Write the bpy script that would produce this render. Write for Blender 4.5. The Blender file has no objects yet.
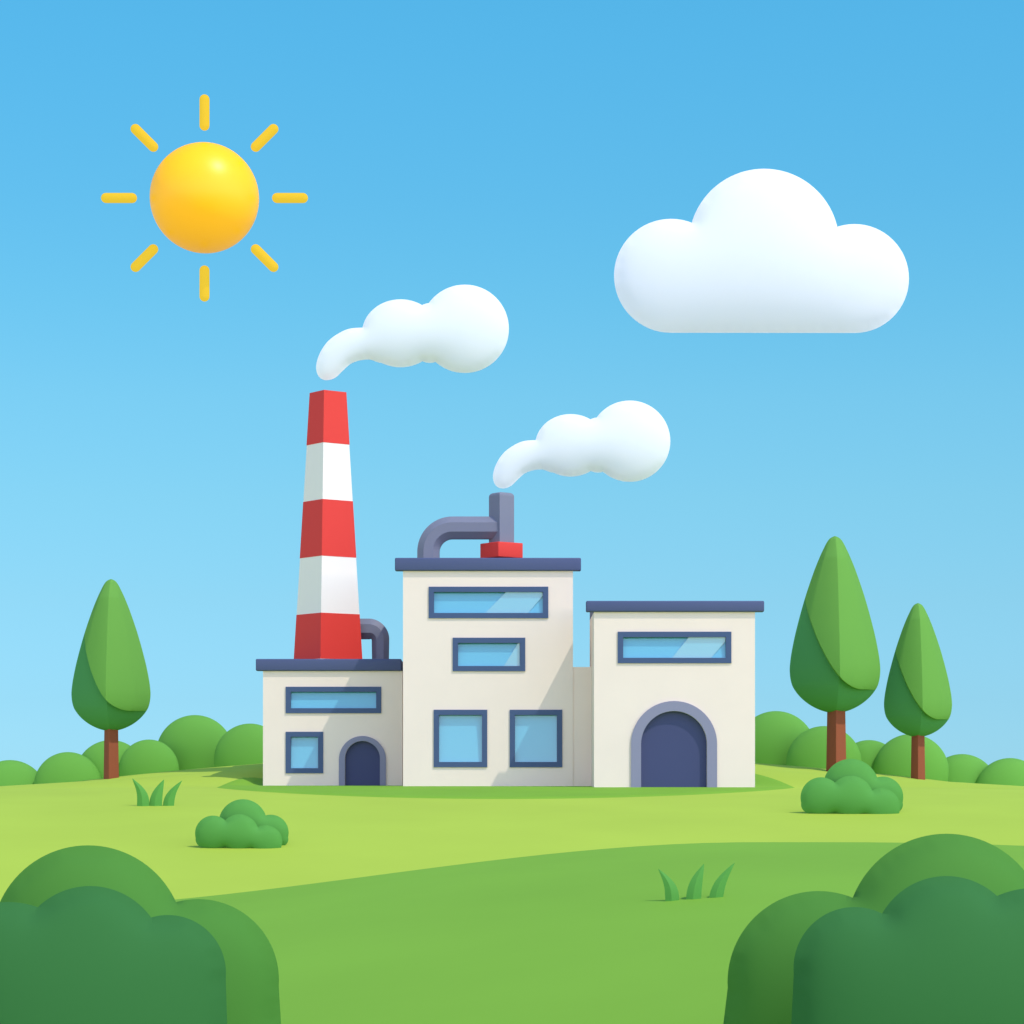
import bpy, bmesh, math, random
from mathutils import Vector, Matrix, noise

random.seed(4)
scene = bpy.context.scene
COL = scene.collection
R = math.radians

# ------------------------------------------------------------------ camera
DIST, FOC, EYE, HORIZON = 100.0, 2500.0, 0.72, 770.0     # metres, focal length in px, eye height, horizon row
def at(px, row, y):                                       # a point of the photograph taken to depth y (metres)
    k = (DIST + y) / FOC
    return Vector(((px - 512) * k, y, EYE + (HORIZON - row) * k))
def scale_at(y):
    return (DIST + y) / FOC

cd = bpy.data.cameras.new('camera')
cam = bpy.data.objects.new('camera', cd); COL.objects.link(cam)
cam.location = (0, -DIST, EYE); cam.rotation_euler = (R(90), 0, 0)
cd.sensor_width = 36; cd.lens = 36 * FOC / 1024
cd.shift_y = (HORIZON - 512) / 1024
cd.clip_start = 0.5; cd.clip_end = 9000
scene.camera = cam

# ------------------------------------------------------------------ light
TO_SUN = Vector((0.43, -0.365, 0.83)).normalized()
ELEV = math.asin(TO_SUN.z); AZ = math.atan2(TO_SUN.x, TO_SUN.y)
ld = bpy.data.lights.new('sunlight', 'SUN'); ld.energy = SUN_E = 2.0; ld.angle = R(0.5); ld.color = (1.0, 0.95, 0.86)
lo = bpy.data.objects.new('sunlight', ld); COL.objects.link(lo)
lo.rotation_euler = (-TO_SUN).to_track_quat('-Z', 'Y').to_euler(); lo.location = (30, -30, 60)

w = bpy.data.worlds.new('World'); scene.world = w; w.use_nodes = True
nt = w.node_tree; nt.nodes.clear()
out = nt.nodes.new('ShaderNodeOutputWorld'); bg = nt.nodes.new('ShaderNodeBackground')
sky = nt.nodes.new('ShaderNodeTexSky'); sky.sky_type = 'NISHITA'; sky.sun_disc = False
sky.sun_elevation = ELEV; sky.sun_rotation = AZ
sky.air_density = 1.0; sky.dust_density = 0.0; sky.ozone_density = 3.0; sky.altitude = 0
bg.inputs['Strength'].default_value = 0.15
EXPOSURE = 0.30
# clear sky: deep cyan blue ahead; unseen side behind the camera brightened as fill
SKY_ROWS = [(0.000, (1.36, 1.237, 0.860), (156, 218, 243)), (0.028, (1.113, 1.203, 0.981), (152, 217, 243)), (0.068, (0.779, 1.020, 1.067), (144, 214, 243)),
            (0.107, (0.575, 0.838, 1.038), (133, 210, 242)), (0.146, (0.451, 0.696, 0.965), (122, 204, 241)), (0.185, (0.370, 0.593, 0.885), (108, 197, 239)),
            (0.222, (0.313, 0.514, 0.811), (98, 190, 237)), (0.279, (0.254, 0.426, 0.713), (88, 184, 235)), (0.340, (0.210, 0.360, 0.640), (80, 178, 232))]
def lin(v):
    v /= 255.0
    return v / 12.92 if v <= 0.04045 else ((v + 0.055) / 1.055) ** 2.4
tcw = nt.nodes.new('ShaderNodeTexCoord'); sep = nt.nodes.new('ShaderNodeSeparateXYZ')
nt.links.new(tcw.outputs['Generated'], sep.inputs[0])
mr = nt.nodes.new('ShaderNodeMapRange'); mr.inputs['From Min'].default_value = 0; mr.inputs['From Max'].default_value = 0.34
nt.links.new(sep.outputs['Z'], mr.inputs['Value'])
tint = nt.nodes.new('ShaderNodeValToRGB'); nt.links.new(mr.outputs[0], tint.inputs['Fac'])
els = tint.color_ramp.elements
for i, (z_, cur, want) in enumerate(SKY_ROWS):
    c_ = [lin(q) / 2 ** EXPOSURE / p_ for q, p_ in zip(want, cur)]
    e_ = els[0] if i == 0 else (els[len(els) - 1] if i == len(SKY_ROWS) - 1 else els.new(z_ / 0.34))
    e_.position = z_ / 0.34; e_.color = (*c_, 1)
mul = nt.nodes.new('ShaderNodeMix'); mul.data_type = 'RGBA'; mul.blend_type = 'MULTIPLY'; mul.inputs['Factor'].default_value = 1
nt.links.new(sky.outputs[0], mul.inputs[6]); nt.links.new(tint.outputs['Color'], mul.inputs[7])
sky_fill = nt.nodes.new('ShaderNodeMix'); sky_fill.data_type = 'RGBA'; sky_fill.blend_type = 'MULTIPLY'; sky_fill.inputs['Factor'].default_value = 1
sky_fill.inputs[7].default_value = (2.55, 2.00, 1.90, 1); nt.links.new(sky.outputs[0], sky_fill.inputs[6])  # added fill: lifts the unseen sky behind the camera
dot = nt.nodes.new('ShaderNodeVectorMath'); dot.operation = 'DOT_PRODUCT'; dot.inputs[1].default_value = (0.1, -0.995, 0)
nt.links.new(tcw.outputs['Generated'], dot.inputs[0])
mf = nt.nodes.new('ShaderNodeMapRange'); mf.interpolation_type = 'SMOOTHSTEP'
mf.inputs['From Min'].default_value = -0.45; mf.inputs['From Max'].default_value = 0.45
nt.links.new(dot.outputs['Value'], mf.inputs['Value'])
mixs = nt.nodes.new('ShaderNodeMix'); mixs.data_type = 'RGBA'
nt.links.new(mf.outputs[0], mixs.inputs['Factor']); nt.links.new(mul.outputs[2], mixs.inputs[6]); nt.links.new(sky_fill.outputs[2], mixs.inputs[7])
nt.links.new(mixs.outputs[2], bg.inputs['Color']); nt.links.new(bg.outputs[0], out.inputs['Surface'])
scene.view_settings.view_transform = 'Standard'; scene.view_settings.look = 'None'
scene.view_settings.gamma = 1; scene.view_settings.exposure = EXPOSURE
scene.cycles.max_bounces = 10; scene.cycles.diffuse_bounces = 8

# ------------------------------------------------------------------ materials
def mat(name, rgb, rough=0.8, spec=0.25, vary=0.0, scale=1.0, bump=0.0, bscale=8.0, coat=0.0, emit=None, sss=0.0):
    m = bpy.data.materials.new(name); m.use_nodes = True
    t = m.node_tree; b = t.nodes['Principled BSDF']
    b.inputs['Base Color'].default_value = (*rgb, 1); b.inputs['Roughness'].default_value = rough
    b.inputs['Specular IOR Level'].default_value = spec
    if coat: b.inputs['Coat Weight'].default_value = coat; b.inputs['Coat Roughness'].default_value = 0.40
    if sss:
        b.inputs['Subsurface Weight'].default_value = 1.0; b.inputs['Subsurface Radius'].default_value = (1, 1, 1)
        b.inputs['Subsurface Scale'].default_value = sss
    if emit: b.inputs['Emission Color'].default_value = (*emit[0], 1); b.inputs['Emission Strength'].default_value = emit[1]
    if vary or bump:
        tc = t.nodes.new('ShaderNodeTexCoord')
    if vary:
        n = t.nodes.new('ShaderNodeTexNoise'); n.inputs['Scale'].default_value = scale; n.inputs['Detail'].default_value = 4
        t.links.new(tc.outputs['Object'], n.inputs['Vector'])
        r = t.nodes.new('ShaderNodeValToRGB')
        r.color_ramp.elements[0].position = 0.3; r.color_ramp.elements[1].position = 0.7
        r.color_ramp.elements[0].color = (*[c * (1 - vary) for c in rgb], 1)
        r.color_ramp.elements[1].color = (*[min(1, c * (1 + vary)) for c in rgb], 1)
        t.links.new(n.outputs['Fac'], r.inputs['Fac']); t.links.new(r.outputs['Color'], b.inputs['Base Color'])
    if bump:
        n2 = t.nodes.new('ShaderNodeTexNoise'); n2.inputs['Scale'].default_value = bscale; n2.inputs['Detail'].default_value = 3
        t.links.new(tc.outputs['Object'], n2.inputs['Vector'])
        bp = t.nodes.new('ShaderNodeBump'); bp.inputs['Strength'].default_value = bump; bp.inputs['Distance'].default_value = 0.03
        t.links.new(n2.outputs['Fac'], bp.inputs['Height']); t.links.new(bp.outputs['Normal'], b.inputs['Normal'])
    return m

M = {
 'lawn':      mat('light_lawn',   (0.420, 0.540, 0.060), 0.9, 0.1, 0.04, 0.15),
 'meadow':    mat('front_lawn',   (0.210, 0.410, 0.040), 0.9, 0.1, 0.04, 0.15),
 'base_shade':     mat('base_shade_lawn',   (0.205, 0.400, 0.034), 0.9, 0.1, 0.04, 0.3),  # contact shadow round the factory, put into the grass colour
 'render':    mat('cream_render', (0.85, 0.695, 0.585), 0.85, 0.2, 0.012, 0.8, 0.05, 20),
 'slate':     mat('slate_roof',   (0.072, 0.090, 0.185), 0.6, 0.3),
 'frame':     mat('window_frame', (0.052, 0.088, 0.182), 0.5, 0.3),
 'door':      mat('door_navy',    (0.050, 0.060, 0.145), 0.6, 0.3),
 'stone':     mat('arch_stone',   (0.250, 0.242, 0.330), 0.7, 0.3),
 'pipe':      mat('pipe_metal',   (0.185, 0.190, 0.240), 0.55, 0.4),
 'white':     mat('white_paint',  (0.89, 0.80, 0.70), 0.7, 0.3),
 'red':       mat('red_paint',    (0.75, 0.045, 0.030), 0.6, 0.3),
 'smoke':     mat('smoke',        (0.84, 0.88, 0.94), 1.0, 0.0, sss=3.0),
 'cloud':     mat('cloud',        (0.80, 0.855, 0.92), 1.0, 0.0, sss=5.0),
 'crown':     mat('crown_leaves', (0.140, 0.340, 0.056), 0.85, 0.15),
 'shadecrown': mat('crown_shaded_leaves', (0.072, 0.265, 0.072), 0.85, 0.15),  # shade crescent of the crown, put into the leaf colour
 'trunk':     mat('bark',         (0.280, 0.075, 0.032), 0.8, 0.2),
 'hedge':     mat('crest_bush',   (0.140, 0.365, 0.054), 0.85, 0.15),
 'shrub':     mat('shrub_leaves', (0.090, 0.290, 0.052), 0.85, 0.15),
 'midbush':   mat('mid_bush',     (0.072, 0.222, 0.031), 0.85, 0.15),
 'darkbush':  mat('dark_bush',    (0.036, 0.152, 0.036), 0.85, 0.15),
 'blade':     mat('grass_blade',  (0.090, 0.300, 0.045), 0.7, 0.2),
 'sun':       mat('sun_ball',     (0.95, 0.49, 0.002), 0.8, 0.0, coat=0.8, emit=((1.0, 0.38, 0.002), 0.30)),
 'ray':       mat('sun_ray',      (0.22, 0.13, 0.01), 0.8, 0.0, emit=((1.0, 0.70, 0.045), 0.56)),
}
# far ground, out of view, made pale to cut green bounce on the cloud
lw = M['lawn'].node_tree; pb = lw.nodes['Principled BSDF']
src = pb.inputs['Base Color'].links[0].from_socket
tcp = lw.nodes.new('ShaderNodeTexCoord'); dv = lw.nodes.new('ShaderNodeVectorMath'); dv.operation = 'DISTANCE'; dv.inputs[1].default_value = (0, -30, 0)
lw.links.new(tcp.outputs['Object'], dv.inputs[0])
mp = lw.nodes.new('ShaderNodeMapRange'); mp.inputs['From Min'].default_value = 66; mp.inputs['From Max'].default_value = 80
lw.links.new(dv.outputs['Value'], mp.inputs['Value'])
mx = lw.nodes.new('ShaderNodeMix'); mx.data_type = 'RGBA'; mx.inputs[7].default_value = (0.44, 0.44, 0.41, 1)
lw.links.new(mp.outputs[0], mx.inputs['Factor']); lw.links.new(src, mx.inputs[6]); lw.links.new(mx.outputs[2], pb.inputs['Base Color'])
# cloud and smoke let light through from every side
for nm_, c_ in (('smoke', (0.97, 0.96, 0.955)), ('cloud', (0.975, 0.965, 0.955))):
    t_ = M[nm_].node_tree; t_.nodes.clear()
    o_ = t_.nodes.new('ShaderNodeOutputMaterial'); d_ = t_.nodes.new('ShaderNodeBsdfDiffuse'); l_ = t_.nodes.new('ShaderNodeBsdfTranslucent'); m_ = t_.nodes.new('ShaderNodeMixShader')
    d_.inputs['Color'].default_value = (*c_, 1); l_.inputs['Color'].default_value = (*c_, 1); m_.inputs['Fac'].default_value = 0.34
    t_.links.new(d_.outputs[0], m_.inputs[1]); t_.links.new(l_.outputs[0], m_.inputs[2]); t_.links.new(m_.outputs[0], o_.inputs['Surface'])
g = mat('window_glass', (0.100, 0.395, 0.540), 0.10, 0.5); g.node_tree.nodes['Principled BSDF'].inputs['IOR'].default_value = 1.75
M['glass'] = g

# ------------------------------------------------------------------ helpers
def link(name, bm, m, parent=None, smooth=None, loc=None):
    me = bpy.data.meshes.new(name)
    bmesh.ops.recalc_face_normals(bm, faces=bm.faces)
    bm.to_mesh(me); bm.free()
    me.materials.append(m)
    if smooth is not None:
        me.polygons.foreach_set('use_smooth', [True] * len(me.polygons))
        me.set_sharp_from_angle(angle=R(smooth))
    o = bpy.data.objects.new(name, me); COL.objects.link(o)
    if loc is not None: o.location = loc
    if parent is not None: o.parent = parent
    return o
def tag(o, label, cat, group=None):
    o['label'] = label; o['category'] = cat
    if group: o['group'] = group
    return o
def thing(name, loc, label, cat, group=None):
    o = bpy.data.objects.new(name, None); COL.objects.link(o); o.location = loc; o.empty_display_size = 0.5
    return tag(o, label, cat, group)
def box(bm, x0, x1, y0, y1, z0, z1, bevel=0.0, seg=2):
    r = bmesh.ops.create_cube(bm, size=1)
    vs = r['verts']
    for v in vs:
        v.co = Vector((x0 + (v.co.x + .5) * (x1 - x0), y0 + (v.co.y + .5) * (y1 - y0), z0 + (v.co.z + .5) * (z1 - z0)))
    if bevel:
        es = list({e for v in vs for e in v.link_edges})
        bmesh.ops.bevel(bm, geom=es, offset=bevel, segments=seg, affect='EDGES', profile=0.5)
def prism(bm, pts, y0, y1, holes=()):                      # outline in x,z with optional holes, extruded in depth
    loops = [list(pts)] + [list(h) for h in holes]
    edges = []; rings = []
    for lp in loops:
        vs = [bm.verts.new((x, y0, z)) for x, z in lp]
        rings.append(vs)
        edges += [bm.edges.new((vs[i], vs[(i + 1) % len(vs)])) for i in range(len(vs))]
    res = bmesh.ops.triangle_fill(bm, use_beauty=True, use_dissolve=False, edges=edges)
    front = [f for f in res['geom'] if isinstance(f, bmesh.types.BMFace)]
    ext = bmesh.ops.extrude_face_region(bm, geom=front)
    for v in ext['geom']:
        if isinstance(v, bmesh.types.BMVert): v.co.y = y1
    have = {f for f in bm.faces}
    # keep the original front faces as the near cap
    return rings
def ring_tube(bm, path, radii, n=8, turn=0.0, cap=True):
    rings = []
    up = Vector((0, 1, 0))
    for i, p in enumerate(path):
        a = path[max(i - 1, 0)]; b = path[min(i + 1, len(path) - 1)]
        t = (b - a).normalized(); s = t.cross(up).normalized()
        rings.append([bm.verts.new(p + radii[i] * (math.cos(2 * math.pi * (k + turn) / n) * s + math.sin(2 * math.pi * (k + turn) / n) * up)) for k in range(n)])
    for a, b in zip(rings, rings[1:]):
        for k in range(n): bm.faces.new((a[k], a[(k + 1) % n], b[(k + 1) % n], b[k]))
    if cap: bm.faces.new(rings[0]); bm.faces.new(rings[-1])
def ball(bm, c, rx, ry, rz, seg=48, rings=32):
    r = bmesh.ops.create_uvsphere(bm, u_segments=seg, v_segments=rings, radius=1)
    for v in r['verts']: v.co = Vector((c[0] + v.co.x * rx, c[1] + v.co.y * ry, c[2] + v.co.z * rz))
def square_shaft(bm, cx, cy, sections, alpha, bevel=0.0):   # rotated square: sections = (z, projected half width)
    f = math.cos(alpha) + math.sin(alpha)
    rings = []
    for z, hw in sections:
        s = 2 * hw / f / 2
        rings.append([bm.verts.new((cx + s * (sx * math.cos(alpha) - sy * math.sin(alpha)), cy + s * (sx * math.sin(alpha) + sy * math.cos(alpha)), z))
                      for sx, sy in ((-1, -1), (1, -1), (1, 1), (-1, 1))])
    for a, b in zip(rings, rings[1:]):
        for k in range(4): bm.faces.new((a[k], a[(k + 1) % 4], b[(k + 1) % 4], b[k]))
    bm.faces.new(rings[0]); bm.faces.new(rings[-1])
    if bevel:
        bmesh.ops.bevel(bm, geom=list(bm.edges), offset=bevel, segments=3, affect='EDGES', profile=0.5)
def merged(name, bm, voxel, m, iters=6, parent=None, loc=None):   # one soft skin round many balls
    me = bpy.data.meshes.new(name + '_raw'); bm.to_mesh(me); bm.free()
    o = bpy.data.objects.new(name + '_raw', me); COL.objects.link(o)
    md = o.modifiers.new('r', 'REMESH'); md.mode = 'VOXEL'; md.voxel_size = voxel; md.use_smooth_shade = True
    ms = o.modifiers.new('s', 'SMOOTH'); ms.factor = 0.5; ms.iterations = iters
    dg = bpy.context.evaluated_depsgraph_get(); dg.update()
    new = bpy.data.meshes.new_from_object(o.evaluated_get(dg))
    bpy.data.objects.remove(o); bpy.data.meshes.remove(me)
    new.name = name; new.materials.clear(); new.materials.append(m)
    new.polygons.foreach_set('use_smooth', [True] * len(new.polygons))
    r = bpy.data.objects.new(name, new); COL.objects.link(r)
    if parent: r.parent = parent
    if loc is not None: r.location = loc
    return r
def sstep(t):
    t = max(0.0, min(1.0, t)); return t * t * (3 - 2 * t)

# ------------------------------------------------------------------ terrain
LOW = -6.0
def soft_floor(z, lo=LOW, k=1.2):
    d = z - lo
    return lo + (d + math.sqrt(d * d + k * k)) / 2
def hill_z(x, y):
    if y <= 0: gz = -0.0021 * y * y
    elif y <= 16: y0 = 4.5 - 4.3 * (sstep((x - 8.4) / 1.8) if x > 0 else sstep((-x - 10.2) / 1.3)); gz = 1.41 * sstep((y - y0) / (15 - y0))
    else: gz = 1.41 - 0.006 * (y - 16) ** 2
    k = 0.0011 + 0.0020 * sstep((y + 4) / 16)
    f = sstep((y - 2) / 10)
    dx = (1 - f) * max(0.0, abs(x) - 12.0) + f * abs(x)
    z = gz - k * dx * dx
    return soft_floor(z) - 0.035
def front_z(x, y):
    # mound in front: ridge line climbs to the right
    u = sstep((x + 13.0) / 19.0)
    ridge = -2.75 + 1.68 * u - 0.004 * max(0, x - 8) ** 2
    t = y + 38.0
    if t > 0: return ridge - 0.05 * t * t
    return max(ridge - 0.0016 * t * t - 0.020 * (-t), -7.0)
def grid_sheet(name, xs, ys, fn, m):
    bm = bmesh.new()
    rows = [[bm.verts.new((x, y, fn(x, y))) for x in xs] for y in ys]
    for a, b in zip(rows, rows[1:]):
        for i in range(len(xs) - 1): bm.faces.new((a[i], a[i + 1], b[i + 1], b[i]))
    o = link(name, bm, m, smooth=180); o['kind'] = 'structure'; return o
def spread(lim, step, far):
    v = [i * step for i in range(int(lim / step) + 1)]
    s = step
    while v[-1] < far: s *= 1.35; v.append(v[-1] + s)
    return sorted({-a for a in v} | set(v))
grid_sheet('ground', spread(60, 0.4, 4000), spread(110, 0.4, 4000), hill_z, M['lawn'])
grid_sheet('front_hill', [-60 + i * 0.8 for i in range(151)], [-104 + i * 0.6 for i in range(130)], front_z, M['meadow'])
# the factory's contact shadow, painted as a darker green ellipse on the lawn
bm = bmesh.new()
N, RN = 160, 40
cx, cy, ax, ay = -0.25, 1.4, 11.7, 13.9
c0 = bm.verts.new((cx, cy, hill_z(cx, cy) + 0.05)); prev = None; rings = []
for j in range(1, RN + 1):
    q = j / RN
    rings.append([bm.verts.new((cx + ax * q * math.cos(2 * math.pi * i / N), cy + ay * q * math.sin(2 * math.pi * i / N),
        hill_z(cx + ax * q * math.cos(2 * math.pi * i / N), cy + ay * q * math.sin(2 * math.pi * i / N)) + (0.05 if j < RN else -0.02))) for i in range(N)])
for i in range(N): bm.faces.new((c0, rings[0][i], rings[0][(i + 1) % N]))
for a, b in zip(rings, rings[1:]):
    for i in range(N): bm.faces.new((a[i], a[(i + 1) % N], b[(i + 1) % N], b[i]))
ap = link('factory_base_shade', bm, M['base_shade'], smooth=180); ap['kind'] = 'structure'

# ------------------------------------------------------------------ factory
fac = thing('factory', (0, 0, 0), 'cream factory of three flat-roofed blocks with a red and white striped chimney', 'factory')
def rect(px0, px1, r0, r1, y):
    a = at(px0, r1, y); b = at(px1, r0, y)
    return a.x, b.x, a.z, b.z
def rect_loop(px0, px1, r0, r1, y):
    x0, x1, z0, z1 = rect(px0, px1, r0, r1, y)
    return [(x0, z0), (x1, z0), (x1, z1), (x0, z1)]
def arch_loop(px0, px1, rtop, y, zb=-0.25, n=28):
    x0, x1, _, zt = rect(px0, px1, rtop, 788, y)
    r = (x1 - x0) / 2; cx = (x0 + x1) / 2; cz = zt - r
    pts = [(x0, zb), (x1, zb)]
    for i in range(n + 1):
        a = math.pi * i / n
        pts.append((cx + r * math.cos(a), cz + r * math.sin(a)))
    return pts
WALL_T = 0.30
def block(px0, px1, rtop, y, depth, wins, arch=None):
    x0, x1, _, zt = rect(px0, px1, rtop, 788, y)
    bm = bmesh.new()
    zb = -0.25
    outline = [(x0, zb), (x1, zb), (x1, zt), (x0, zt)]
    holes = [rect_loop(*wn[:4], y) for wn in wins]
    if arch:                                               # the doorway notches the outline at the ground
        a = arch_loop(*arch, y, zb)
        outline = [(x0, zb), a[0]] + a[2:][::-1] + [a[1], (x1, zb), (x1, zt), (x0, zt)]
    prism(bm, outline, y, y + WALL_T, holes)
    box(bm, x0, x1, y + WALL_T + 0.002, y + depth, zb, zt)
    return link('wall', bm, M['render'], fac)
def window(px0, px1, r0, r1, y, streaks=()):
    x0, x1, z0, z1 = rect(px0, px1, r0, r1, y)
    t = 0.20
    bm = bmesh.new()
    prism(bm, [(x0 - .01, z0 - .01), (x1 + .01, z0 - .01), (x1 + .01, z1 + .01), (x0 - .01, z1 + .01)], y - 0.05, y - 0.003,
          [[(x0 + t, z0 + t), (x1 - t, z0 + t), (x1 - t, z1 - t), (x0 + t, z1 - t)]])
    prism(bm, [(x0 + .004, z0 + .004), (x1 - .004, z0 + .004), (x1 - .004, z1 - .004), (x0 + .004, z1 - .004)], y - 0.002, y + 0.12,
          [[(x0 + t, z0 + t), (x1 - t, z0 + t), (x1 - t, z1 - t), (x0 + t, z1 - t)]])
    wo = link('window', bm, M['frame'], fac)
    bm = bmesh.new()
    gy = y + 0.06
    lean = min(0.144, 0.13 / (z1 - z0))
    box(bm, x0 + t + .002, x1 - t - .002, gy, gy + 0.02, z0 + t + .002, z1 - t - .002)
    for v in bm.verts: v.co.y += (v.co.z - z0 - t) * lean
    for poly in streaks:                                   # a glint put into the shape: upright facet added to catch bright sky
        P = [at(px, row, y) for px, row in poly]
        zl = min(p.z for p in P)
        zh = max(p.z for p in P)
        front = [bm.verts.new((p.x, gy - 0.006, p.z)) for p in P]
        back = [bm.verts.new((p.x, gy + 0.012 + (p.z - z0 - t) * lean, p.z)) for p in P]
        bm.faces.new(front); bm.faces.new(back[::-1])
        n = len(P)
        for i in range(n): bm.faces.new((front[i], front[(i + 1) % n], back[(i + 1) % n], back[i]))
    link('pane', bm, M['glass'], wo)
    return wo
def door(outer, inner, y):
    lo_, li = arch_loop(*outer, y, -0.2), arch_loop(*inner, y, -0.2)
    bm = bmesh.new()
    # surround: outer arch minus inner arch, standing a little proud of the wall
    pts = [lo_[0]] + [li[0]] + li[2:][::-1] + [li[1]] + [lo_[1]] + lo_[2:]
    prism(bm, pts, y - 0.07, y - 0.003)
    sur_bm = bm
    bm = bmesh.new()
    prism(bm, [li[0], li[1]] + li[2:], y + 0.16, y + 0.26)
    d = link('door', bm, M['door'], fac)
    link('door_surround', sur_bm, M['stone'], d)
def roof(px0, px1, r0, r1, y, depth, over=0.13, inset=(8, 8)):
    x0, x1, z0, z1 = rect(px0, px1, r0, r1, y)
    bm = bmesh.new()
    k = scale_at(y)
    box(bm, x0, x1, y - over, y + 0.30, z0 + 0.002, z1, 0.05, 3)          # the wide fascia along the front
    box(bm, x0 + inset[0] * k, x1 - inset[1] * k, y + 0.297, y + depth + 0.1, z0 + 0.004, z1 - 0.02)
    return link('roof', bm, M['slate'], fac, smooth=40)

YM, YL, YR, YK = 0.0, 4.0, -3.2, 0.03
# middle block
wm = [(429, 548, 587, 618), (453, 525, 638, 671), (434, 487, 710, 767), (510, 562, 710, 767)]
block(403, 573, 571, YM, 10, wm)
window(*wm[0], YM, [[(485, 613), (528, 613), (542.5, 596), (542.5, 592), (506, 592)]])
window(*wm[1], YM, [[(504, 666), (519.5, 666), (519.5, 643), (518, 643)]])
window(*wm[2], YM)
window(*wm[3], YM)
rm = roof(395, 581, 558, 571, YM, 10)
# left block with the chimney
wl = [(286, 381, 687, 713), (286, 323, 732, 773)]
block(263, 402.4, 671, YL, 8, wl, (345, 380, 741))
window(*wl[0], YL); window(*wl[1], YL)
door((339, 386, 736), (345, 380, 741), YL)
roof(256, 401.5, 659, 671, YL, 8, inset=(7, 1))
# right block with the big gate
wr = [(618, 731, 632, 663)]
block(594, 755, 612, YR, 5.2, wr, (641, 707, 711))
window(*wr[0], YR, [[(672, 658), (711, 658), (725.5, 641), (725.5, 637), (689, 637)]])
door((631, 717, 701), (641, 707, 711), YR)
roof(586, 764, 601, 612, YR, 5.2)
# low link between middle and right block
x0, x1, z0, z1 = rect(573, 600, 667, 788, YK)
bm = bmesh.new(); box(bm, at(573, 700, YM).x + 0.003, at(594, 700, YR).x - 0.003 + 0.0, YK, YK + 6, -0.25, z1); link('link_wall', bm, M['render'], fac)

# chimney
ALPHA = math.atan(0.43 / 0.57)
yc = 7.6
cxp = lambda r: 327.7 + (r - 391) / (659 - 391) * 0.8
hwp = lambda r: 18.3 + (r - 391) / (659 - 391) * 16.2
def shaft(r0, r1, extra):
    bm = bmesh.new()
    k = scale_at(yc)
    square_shaft(bm, at(328, 500, yc).x, yc, [(at(0, r1 + 1.0, yc).z, hwp(r1) * k + extra), (at(0, r0 + 1.6, yc).z, hwp(r0) * k + extra)], ALPHA)
    return bm
ch = link('chimney', shaft(391.4, 660, 0.0), M['white'], fac)
for r0, r1 in ((391, 444), (500, 557), (613, 659)):
    link('red_band', shaft(r0, r1, 0.012), M['red'], ch)

# pipe behind the chimney
def bend(p0, corner, p1, rad, n=14):
    a = (p0 - corner).normalized(); b = (p1 - corner).normalized()
    s, e = corner + a * rad, corner + b * rad
    c = corner + a * rad + b * rad
    pts = []
    for i in range(n + 1):
        t = i / n * math.pi / 2
        pts.append(c - b * rad * math.cos(t) - a * rad * math.sin(t))
    return pts
yp = 8.2; k = scale_at(yp)
p0, c, p1 = at(340, 629, yp), at(380.5, 629, yp), at(380.5, 660, yp)
path = [p0] + bend(p0, c, p1, 11 * k) + [p1]
rad = [11 * k] * 2 + [11 * k - (i / 14) * 1.8 * k for i in range(14)] + [9 * k]
bm = bmesh.new(); ring_tube(bm, path, rad[:len(path)], 8, 0.5)
link('pipe', bm, M['pipe'], fac)
# pipe on the middle roof, feeding the short stack
ys = 4.6; k = scale_at(ys)
p0, c, p1 = at(428.5, 559, ys), at(428.5, 528, ys), at(502, 528, ys)
path = [p0] + bend(p0, c, p1, 24 * k, 18) + [p1]
bm = bmesh.new(); ring_tube(bm, path, [12 * k] * len(path), 8, 0.5)
pp = link('pipe', bm, M['pipe'], fac)
st = bmesh.new(); square_shaft(st, at(501.5, 0, ys).x, ys - 0.05, [(at(0, 545, ys).z, 12.6 * k), (at(0, 493, ys).z, 12.6 * k)], ALPHA)
top_z = max(v.co.z for v in st.verts)
bmesh.ops.bevel(st, geom=[e for e in st.edges if all(v.co.z > top_z - 0.01 for v in e.verts)], offset=0.16, segments=4, affect='EDGES', profile=0.5)
so = link('stack', st, M['pipe'], fac, smooth=30)
st = bmesh.new(); square_shaft(st, at(501.5, 0, ys).x, ys - 0.05, [(at(0, 558.5, ys).z, 21.5 * k), (at(0, 543.5, ys).z, 21.5 * k)], ALPHA, 0.03)
link('stack_base', st, M['red'], so, smooth=30)

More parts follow.
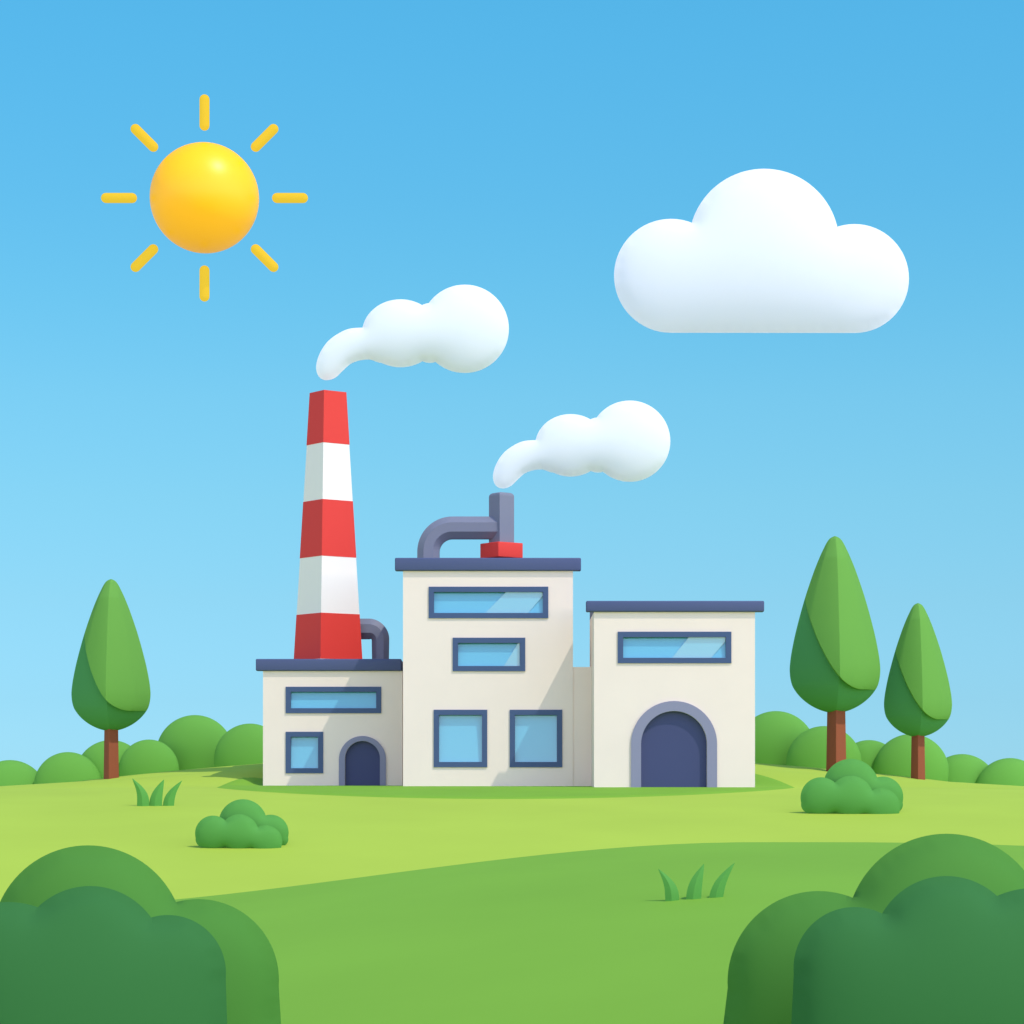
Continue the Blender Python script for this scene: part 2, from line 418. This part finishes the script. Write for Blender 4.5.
# ------------------------------------------------------------------ smoke, cloud, sun
from mathutils.geometry import delaunay_2d_cdt
import numpy as np
def circle(cx, cz, rx, rz=None, n=64):
    rz = rz or rx
    return [(cx + rx * math.cos(2 * math.pi * i / n), cz + rz * math.sin(2 * math.pi * i / n)) for i in range(n)]
def spline(pts, n=8):
    o_ = []
    for i in range(len(pts)):
        p0_, p1_, p2_, p3_ = (Vector(pts[(i + q) % len(pts)]) for q in (-1, 0, 1, 2))
        for q in range(n):
            u = q / n
            o_.append(tuple(0.5 * ((2 * p1_) + (p2_ - p0_) * u + (2 * p0_ - 5 * p1_ + 4 * p2_ - p3_) * u * u + (3 * p1_ - p0_ - 3 * p2_ + p3_) * u ** 3)))
    return o_
def puff_into(bm, loops, step, depth, dy=0.0, power=0.5):
    """a soft rounded body whose outline is the union of the loops (x, z): thick in the middle, thin at the rim"""
    vs, es = [], []
    for lp in loops:
        dense = []
        for p, q in zip(lp, lp[1:] + lp[:1]):
            m_ = max(1, math.ceil(math.dist(p, q) / (step * 0.8)))
            dense += [(p[0] + (q[0] - p[0]) * t / m_, p[1] + (q[1] - p[1]) * t / m_) for t in range(m_)]
        b0 = len(vs)
        vs += [Vector(p) for p in dense]; es += [(b0 + i, b0 + (i + 1) % len(dense)) for i in range(len(dense))]
    V, E, F, *_ = delaunay_2d_cdt(vs, es, [], 1, 1e-5)         # first pass: only to find the joint outline
    cnt = {}
    for f in F:
        for a, b_ in zip(f, f[1:] + f[:1]): cnt[(min(a, b_), max(a, b_))] = cnt.get((min(a, b_), max(a, b_)), 0) + 1
    edge = [e_ for e_, c_ in cnt.items() if c_ == 1]
    ren = {}
    for e_ in edge:
        for q in e_: ren.setdefault(q, len(ren))
    vs = [V[q] for q in ren]; es = [(ren[a], ren[b_]) for a, b_ in edge]
    from mathutils.kdtree import KDTree
    kd = KDTree(len(vs))
    for i, v in enumerate(vs): kd.insert((v.x, v.y, 0), i)
    kd.balance()
    xs = [v.x for v in vs]; zs = [v.y for v in vs]
    z_, row = min(zs), 0
    while z_ < max(zs):
        x_ = min(xs) + (row % 2) * step / 2
        while x_ < max(xs):
            if kd.find((x_, z_, 0))[2] > step * 0.6: vs.append(Vector((x_, z_)))
            x_ += step
        z_ += step * 0.866; row += 1
    V, E, F, *_ = delaunay_2d_cdt(vs, es, [], 1, 1e-5)
    cnt = {}
    for f in F:
        for a, b_ in zip(f, f[1:] + f[:1]): cnt[(min(a, b_), max(a, b_))] = cnt.get((min(a, b_), max(a, b_)), 0) + 1
    rim = {q for e_, c_ in cnt.items() if c_ == 1 for q in e_}
    used = sorted({q for f in F for q in f})
    # rounded thickness: solve a membrane over the outline, then take its root
    idx = {q: i for i, q in enumerate(used)}
    A = np.array([(idx[a], idx[b_]) for a, b_ in cnt]); P2 = np.array([V[q][:] for q in used])
    free = np.array([q not in rim for q in used])
    n = len(used); area = np.zeros(n); L = np.zeros((n, n))
    for f in F:
        q3 = [idx[q] for q in f[:3]]
        p3 = [P2[q] for q in q3]
        ar2 = max(1e-9, abs((p3[1][0] - p3[0][0]) * (p3[2][1] - p3[0][1]) - (p3[1][1] - p3[0][1]) * (p3[2][0] - p3[0][0])))
        for c_ in range(3):
            a, b_ = (c_ + 1) % 3, (c_ + 2) % 3
            ct = min(4.0, max(0.02, float(np.dot(p3[a] - p3[c_], p3[b_] - p3[c_])) / ar2 / 2))
            ia, ib = q3[a], q3[b_]
            L[ia, ia] += ct; L[ib, ib] += ct; L[ia, ib] -= ct; L[ib, ia] -= ct
            area[q3[c_]] += ar2 / 6
    h = np.zeros(n); fi = np.where(free)[0]
    h[fi] = np.linalg.solve(L[np.ix_(fi, fi)], area[fi]); h = np.maximum(h, 0) ** power; h = h / h.max() * depth
    for it in range(8):                                     # even out the relief a little
        acc = np.zeros(n); c2 = np.zeros(n)
        np.add.at(acc, A[:, 0], h[A[:, 1]]); np.add.at(acc, A[:, 1], h[A[:, 0]]); np.add.at(c2, A[:, 0], 1); np.add.at(c2, A[:, 1], 1)
        h = np.where(free, 0.5 * h + 0.5 * acc / c2, 0)
    fr = {q: bm.verts.new((V[q].x, dy - h[idx[q]], V[q].y)) for q in used}
    bk = {q: (fr[q] if q in rim else bm.verts.new((V[q].x, dy + h[idx[q]], V[q].y))) for q in used}
    for f in F:
        bm.faces.new([fr[q] for q in f])
        try: bm.faces.new([bk[q] for q in reversed(f)])
        except ValueError: pass
TAIL = [(385, 329.5), (372, 328), (362, 327.6), (348.6, 328.9), (337, 334.3), (327, 342.3), (319.5, 354), (316.2, 365.5), (317.6, 374.5), (322.5, 379.4), (329, 380), (336, 377.2), (343, 370.6), (350.7, 363.9), (360, 360.4), (370, 359.6), (384, 361)]
def smoke(px, row, s, y, label):
    k = scale_at(y); b = at(px, row, y)
    T = lambda lp: [((a - 327) * s * k, (371 - r_) * s * k) for a, r_ in lp]
    bm = bmesh.new()
    puff_into(bm, [T(spline(TAIL, 5)), T(circle(400.5, 333.3, 38.5, 34.0)), T(circle(464.7, 328.8, 44.2)), T(circle(430, 333, 22, 30, 40))], 2.1 * s * k, 15 * s * k, power=0.68)
    o = link('smoke_plume', bm, M['smoke'], smooth=55, loc=b)
    return tag(o, label, 'smoke', 'white smoke plumes')
smoke(327, 371, 1.0, yc, 'white smoke plume drifting right above the striped chimney')
smoke(503, 480, 0.92, ys, 'smaller white smoke plume above the short grey pipe stack')

ycl = 60.0; k = scale_at(ycl); b = at(762, 332.5, ycl)
T = lambda lp: [((a - 762) * k, (332.5 - r_) * k) for a, r_ in lp]
bm = bmesh.new()
puff_into(bm, [T(circle(671, 275.8, 57)), T(circle(764, 244, 75.3, n=96)), T(circle(854.5, 278.5, 54.5)), T([(671, 332.8), (671, 262), (854.5, 262), (854.5, 333.0)])], 3.8 * k, 26 * k, power=0.68)
tag(link('cloud', bm, M['cloud'], smooth=55, loc=b), 'large puffy white cloud with three humps and flat base in blue sky', 'cloud')

ysun = 110.0; k = scale_at(ysun); b = at(204.5, 198, ysun)
sn = thing('sun', b, 'round golden sun with eight short yellow rays in the sky', 'sun')
bm = bmesh.new(); ball(bm, (0, 0, 0), 54.3 * k, 54.3 * k, 54.3 * k, 96, 64); link('sun_ball', bm, M['sun'], sn, smooth=180)
for i in range(8):
    bm = bmesh.new()
    a = R(45 * i)
    r0, r1, hw = (67.5, 103.5, 5.0) if i % 2 == 0 else (68, 103, 5.0)
    if i % 2: r0, r1 = 67.5, 102.5
    d = Vector((math.cos(a), 0, math.sin(a)))
    path, rr = [], []
    for j in range(7):
        t = j / 6 * math.pi / 2; path.append(d * (r0 + hw - hw * math.cos(t)) * k); rr.append(max(0.02, hw * math.sin(t)) * k)
    for j in range(7):
        t = j / 6 * math.pi / 2; path.append(d * (r1 - hw + hw * math.sin(t)) * k); rr.append(max(0.02, hw * math.cos(t)) * k)
    ring_tube(bm, path, rr, 20); link('ray', bm, M['ray'], sn, smooth=60)

# ------------------------------------------------------------------ trees
PROF = [(0, 0), (.008, 12), (.02, 21), (.045, 31), (.07, 38.5), (.11, 50), (.2, 72), (.36, 104.5), (.54, 134), (.66, 149), (.73, 154.5), (.77, 155), (.82, 151), (.86, 142), (.91, 119), (.95, 90), (.975, 63), (.99, 39), (.997, 20), (1, 0)]
def half_width(t):
    t = max(0, min(1, t))
    for (a, wa), (b_, wb) in zip(PROF, PROF[1:]):
        if t <= b_: 
            i = PROF.index((a, wa))
            pa = PROF[max(i - 1, 0)]; pn = PROF[min(i + 2, len(PROF) - 1)]
            h = b_ - a; u = (t - a) / h
            m0 = (wb - pa[1]) / (b_ - pa[0]) * h if i > 0 else (wb - wa) * 1.3
            m1 = (pn[1] - wa) / (pn[0] - a) * h if i + 2 < len(PROF) else (wb - wa) * 1.3
            v = (2*u**3 - 3*u*u + 1) * wa + (u**3 - 2*u*u + u) * m0 + (-2*u**3 + 3*u*u) * wb + (u**3 - u*u) * m1
            return max(0, v) / 155
    return 0
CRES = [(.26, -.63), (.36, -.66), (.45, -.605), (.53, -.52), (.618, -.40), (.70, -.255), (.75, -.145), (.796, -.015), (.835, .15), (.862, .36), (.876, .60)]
def cres_left(t):                                          # left limit of the lit leaf shell at height t, where painted shade begins
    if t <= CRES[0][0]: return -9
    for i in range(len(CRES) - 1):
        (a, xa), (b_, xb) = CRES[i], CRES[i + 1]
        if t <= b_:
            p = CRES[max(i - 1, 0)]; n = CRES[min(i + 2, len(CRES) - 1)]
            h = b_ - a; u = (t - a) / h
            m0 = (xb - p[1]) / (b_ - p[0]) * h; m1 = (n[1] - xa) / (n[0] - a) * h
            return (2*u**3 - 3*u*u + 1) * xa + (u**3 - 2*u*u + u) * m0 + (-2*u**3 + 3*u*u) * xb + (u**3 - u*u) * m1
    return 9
def crown_bm(W, Hh, z0, near):                                    # W half width, Hh height, z0 base of the crown
    bm = bmesh.new()
    rows, cols = 140, 40
    ts = [0.5 - 0.5 * math.cos(math.pi * j / rows) for j in range(rows + 1)]
    dep = lambda s, wv: 0.72 * wv * (1 - 0.55 * abs(s) - 0.45 * s * s)
    def shell(front_extra, lim, both):
        grid = []
        for t in ts:
            wv = half_width(t)
            lo_, hi = -wv, wv
            if lim:
                lo_ = max(-wv, cres_left(t))
                if t > 0.3 and (lo_ >= hi or t > 0.876): break
            line = []
            n_ = cols // 2; md_ = max(lo_, min(0.0, hi))    # one column runs exactly along the ridge
            xs = [lo_ + (md_ - lo_) * i / n_ for i in range(n_)] + [md_ + (hi - md_) * i / n_ for i in range(n_ + 1)]
            for x in xs:
                s = x / wv if wv > 1e-6 else 0
                e = front_extra * min(1, (1 - s) * 3.0) * min(1, t * 8) * min(1, max(0.0, (1 + s) * 4.0))
                line.append((x * W, -(dep(s, wv) * (1.0 if lim else 0.9) + e) * W, z0 + (1 - t) * Hh))
            grid.append(line)
        F = [[bm.verts.new(p) for p in ln] for ln in grid]
        B = [[bm.verts.new((p[0], (-p[1] if both else 0.0), p[2])) for p in ln] for ln in grid]
        for G in (F, B):
            for a, b_ in zip(G, G[1:]):
                for i in range(len(a) - 1): bm.faces.new((a[i], a[i + 1], b_[i + 1], b_[i]))
        n = len(F)
        for j in range(n - 1):
            for i in (0, len(F[0]) - 1): bm.faces.new((F[j][i], F[j + 1][i], B[j + 1][i], B[j][i]))
        for i in range(len(F[0]) - 1):
            for j in (0, n - 1): bm.faces.new((F[j][i], F[j][i + 1], B[j][i + 1], B[j][i]))
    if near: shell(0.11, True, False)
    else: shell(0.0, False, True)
    bmesh.ops.remove_doubles(bm, verts=bm.verts, dist=0.0005)
    return bm
def tree(cxp_, left, right, top, bot, tl, tr, rowbase, y, label):
    k = scale_at(y); x = at(cxp_, 0, y).x; zg = hill_z(x, y)
    base = Vector((x, y, zg))
    t_ = thing('tree', base, label, 'tree', 'egg shaped trees on the hill crest')
    z = lambda row: at(0, row, y).z - zg
    Hh = z(top) - z(bot)
    cr = link('crown', crown_bm((right - left) / 2 * k, Hh, z(bot), False), M['shadecrown'], t_, smooth=22)  # body in the painted shade green, showing as a crescent lower left
    link('lit_foliage', crown_bm((right - left) / 2 * k, Hh, z(bot), True), M['crown'], cr, smooth=22)
    bm = bmesh.new(); tx = ((tl + tr) / 2 - cxp_) * k
    hw = (tr - tl) / 2 * k
    square_shaft(bm, tx, 0, [(-0.4, hw * 1.06), (z(rowbase), hw * 1.03), (z(bot) + 0.5, hw * 0.92)], ALPHA, 0.02)
    link('trunk', bm, M['trunk'], t_, smooth=30)
    print('TREE', label, x, y, zg, 'row', HORIZON - (zg - EYE) / k)
    return t_
tree(111, 72, 151, 579, 731, 103.5, 119, 777, 13.0, 'egg shaped green tree standing alone left of the factory')
tree(835, 790, 880.5, 536, 713, 826.5, 846, 766, 12.0, 'tallest egg shaped green tree, right of the factory gate')
tree(918, 884, 952, 603, 737, 911, 925, 776, 13.0, 'shorter egg shaped green tree at the right end of the hill')

# ------------------------------------------------------------------ bushes
def dome(px, top, hw, y, label):
    k = scale_at(y); p = at(px, top, y); zg = hill_z(p.x, y)
    bm = bmesh.new(); r = hw * k; h = max(r * 0.9, (p.z - zg) * 0.72)
    ball(bm, (0, 0, p.z - zg - r), r, r * 0.55, r)
    for v in bm.verts:
        if v.co.z < p.z - zg - r: v.co.z = (p.z - zg - r) + (v.co.z - (p.z - zg - r)) * max(1, (p.z - zg - r + 0.6) / r * 1.6)
    tag(link('bush', bm, M['hedge'], smooth=180, loc=(p.x, y, zg)), label, 'bush', 'rounded bushes behind the hill crest')
G_L = [(10, 760, 38, 21, 'low round bush at the far left edge of the hill crest'),
       (68, 752, 34, 20, 'low round bush left of the lone tree trunk'),
       (111, 740, 36, 21, 'round bush directly behind the lone tree trunk'),
       (149, 739.5, 30, 20, 'small round bush between the lone tree and the tall bush beside the factory'),
       (195, 715, 39, 22, 'tallest round bush left of the factory'),
       (250, 723.5, 36, 20, 'round bush half hidden behind the left wall of the factory')]
G_R = [(776, 711, 40, 22, 'tall round bush half hidden behind the right wall of the factory'),
       (824, 726, 38, 20, 'round bush behind the tallest tree trunk'),
       (869, 740, 33, 21, 'low round bush between the two right-hand trees'),
       (911, 734, 38, 20, 'round bush behind the shorter right-hand tree trunk'),
       (962, 754, 36, 21, 'low round bush right of the shorter right-hand tree'),
       (1010, 758, 36, 20, 'low round bush at the far right edge of the hill crest')]
for a in G_L + G_R: dome(*a)

def hit(px, row, fn):                                       # walk along the line of sight to the ground
    y = -80.0
    while y < 16:
        p = at(px, row, y)
        if fn(p.x, y) >= p.z: return y
        y += 0.05
    return 12.0
def shrub(px, row, s, label):
    y = hit(px, row, hill_z); k = scale_at(y) * s
    T = lambda lp: [((a - 852) * k, (814 - r_) * k) for a, r_ in lp]
    bm = bmesh.new()
    puff_into(bm, [T(circle(852, 788, 28)), T(circle(884, 798.5, 20.7)), T(circle(896, 806, 8.4, 8.4, 32)), T([(835, 795), (896, 795), (896, 814.4), (835, 814.4)])], 1.8 * k, 12 * k, 0.2, 0.66)
    puff_into(bm, [T(circle(820, 799, 20.5)), T(circle(850, 799.5, 22.5)), T(circle(880, 808, 19.3, 18.5)), T(circle(809.5, 805.5, 9.5, 9.5, 32)), T(circle(889.5, 806, 9.2, 9.2, 32)), T([(809.5, 799), (889.5, 805), (889.5, 815.2), (809.5, 815)])], 1.8 * k, 10 * k, -0.3, 0.66)
    x = at(px, row, y).x
    tag(link('shrub', bm, M['shrub'], smooth=55, loc=(x, y + 0.3, hill_z(x, y + 0.3))), label, 'shrub', 'low shrubs on the light lawn')
shrub(241, 848, 0.875, 'low clumped shrub on the lawn in front of the left factory block')
shrub(853, 813.5, 1.0, 'low clumped shrub on the lawn under the tallest tree')

def big_bush(lobes, y, m, depth, label, group):
    k = scale_at(y); px = sum(l[0] for l in lobes) / len(lobes); x = at(px, 0, y).x; zg = front_z(x, y)
    T = lambda lp: [((a - px) * k, EYE + (HORIZON - r_) * k - zg) for a, r_ in lp]
    foot = HORIZON + (EYE - zg + 0.3) / k
    bm = bmesh.new(); loops = []
    for a, row, r in lobes:
        loops.append(T(circle(a, row, r, n=96)))
        loops.append(T([(a - r * .995, row + 4), (a + r * .995, row + 4), (a + r * 1.14, foot), (a - r * 1.14, foot)]))
    puff_into(bm, loops, 6.0 * k, depth * k, 0.0, 0.62)
    tag(link('bush', bm, m, smooth=55, loc=(x, y, zg)), label, 'bush', group)
gb = 'large bushes in the foreground corners'
big_bush([(88, 942, 96.7), (198, 980, 81)], -68, M['midbush'], 70, 'large mid green round bush in the left foreground corner', gb)
big_bush([(90, 961, 75), (168, 973, 58), (8, 990, 88)], -71, M['darkbush'], 55, 'dark green round bush at the very front left corner', gb)
big_bush([(946.5, 934.4, 100.7), (818.5, 982, 91)], -68, M['midbush'], 70, 'large mid green round bush in the right foreground corner', gb)
big_bush([(946.5, 950, 74), (854.5, 968, 61), (1034, 978, 90)], -71, M['darkbush'], 55, 'dark green round bush at the very front right corner', gb)

# ------------------------------------------------------------------ grass tufts
def tuft(base_px, row, blades, fn, label):
    y = hit(base_px, row, fn); k = scale_at(y); b = at(base_px, row, y)
    t_ = thing('grass_tuft', (b.x, y, fn(b.x, y)), label, 'grass tuft', 'three-bladed grass tufts')
    for i, (l0, l1, tx, ty, sag) in enumerate(blades):
        bm = bmesh.new(); n = 16; rows = []
        for j in range(n + 1):
            t = j / n
            h = (row - ty) * t
            c0 = (l0 + l1) / 2
            cxx = c0 + (tx - c0) * (t ** 1.0) - sag * math.sin(math.pi * t) 
            hw = (l1 - l0) / 2 * 1.15 * (1 - t ** 2.4) + 0.12
            X = (cxx - base_px) * k; Z = h * k - (0.12 if j == 0 else 0); Wd = hw * k
            yy = (i - 1) * 0.05 + 0.12 * t * t
            rows.append([bm.verts.new((X - Wd, yy, Z)), bm.verts.new((X - 0.1 * Wd, yy - 0.35 * Wd, Z)), bm.verts.new((X + Wd, yy, Z)), bm.verts.new((X, yy + 0.3 * Wd, Z))])
        for a, c in zip(rows, rows[1:]):
            for q in range(4): bm.faces.new((a[q], a[(q + 1) % 4], c[(q + 1) % 4], c[q]))
        bm.faces.new(rows[0]); bm.faces.new(rows[-1])
        link('blade', bm, M['blade'], t_, smooth=30)
tuft(155, 806, [(138, 148.5, 132, 778.5, -4), (150, 161, 163.5, 779.5, 2), (163.5, 173, 181.5, 780.5, 3.5)], hill_z, 'three-bladed grass tuft on the light lawn below the lone left tree')
tuft(694, 899, [(666, 678, 658.5, 869, -4), (687, 700, 704.5, 864, 2.5), (710, 722, 735.5, 863, 4)], front_z, 'three-bladed grass tuft on the darker front slope')
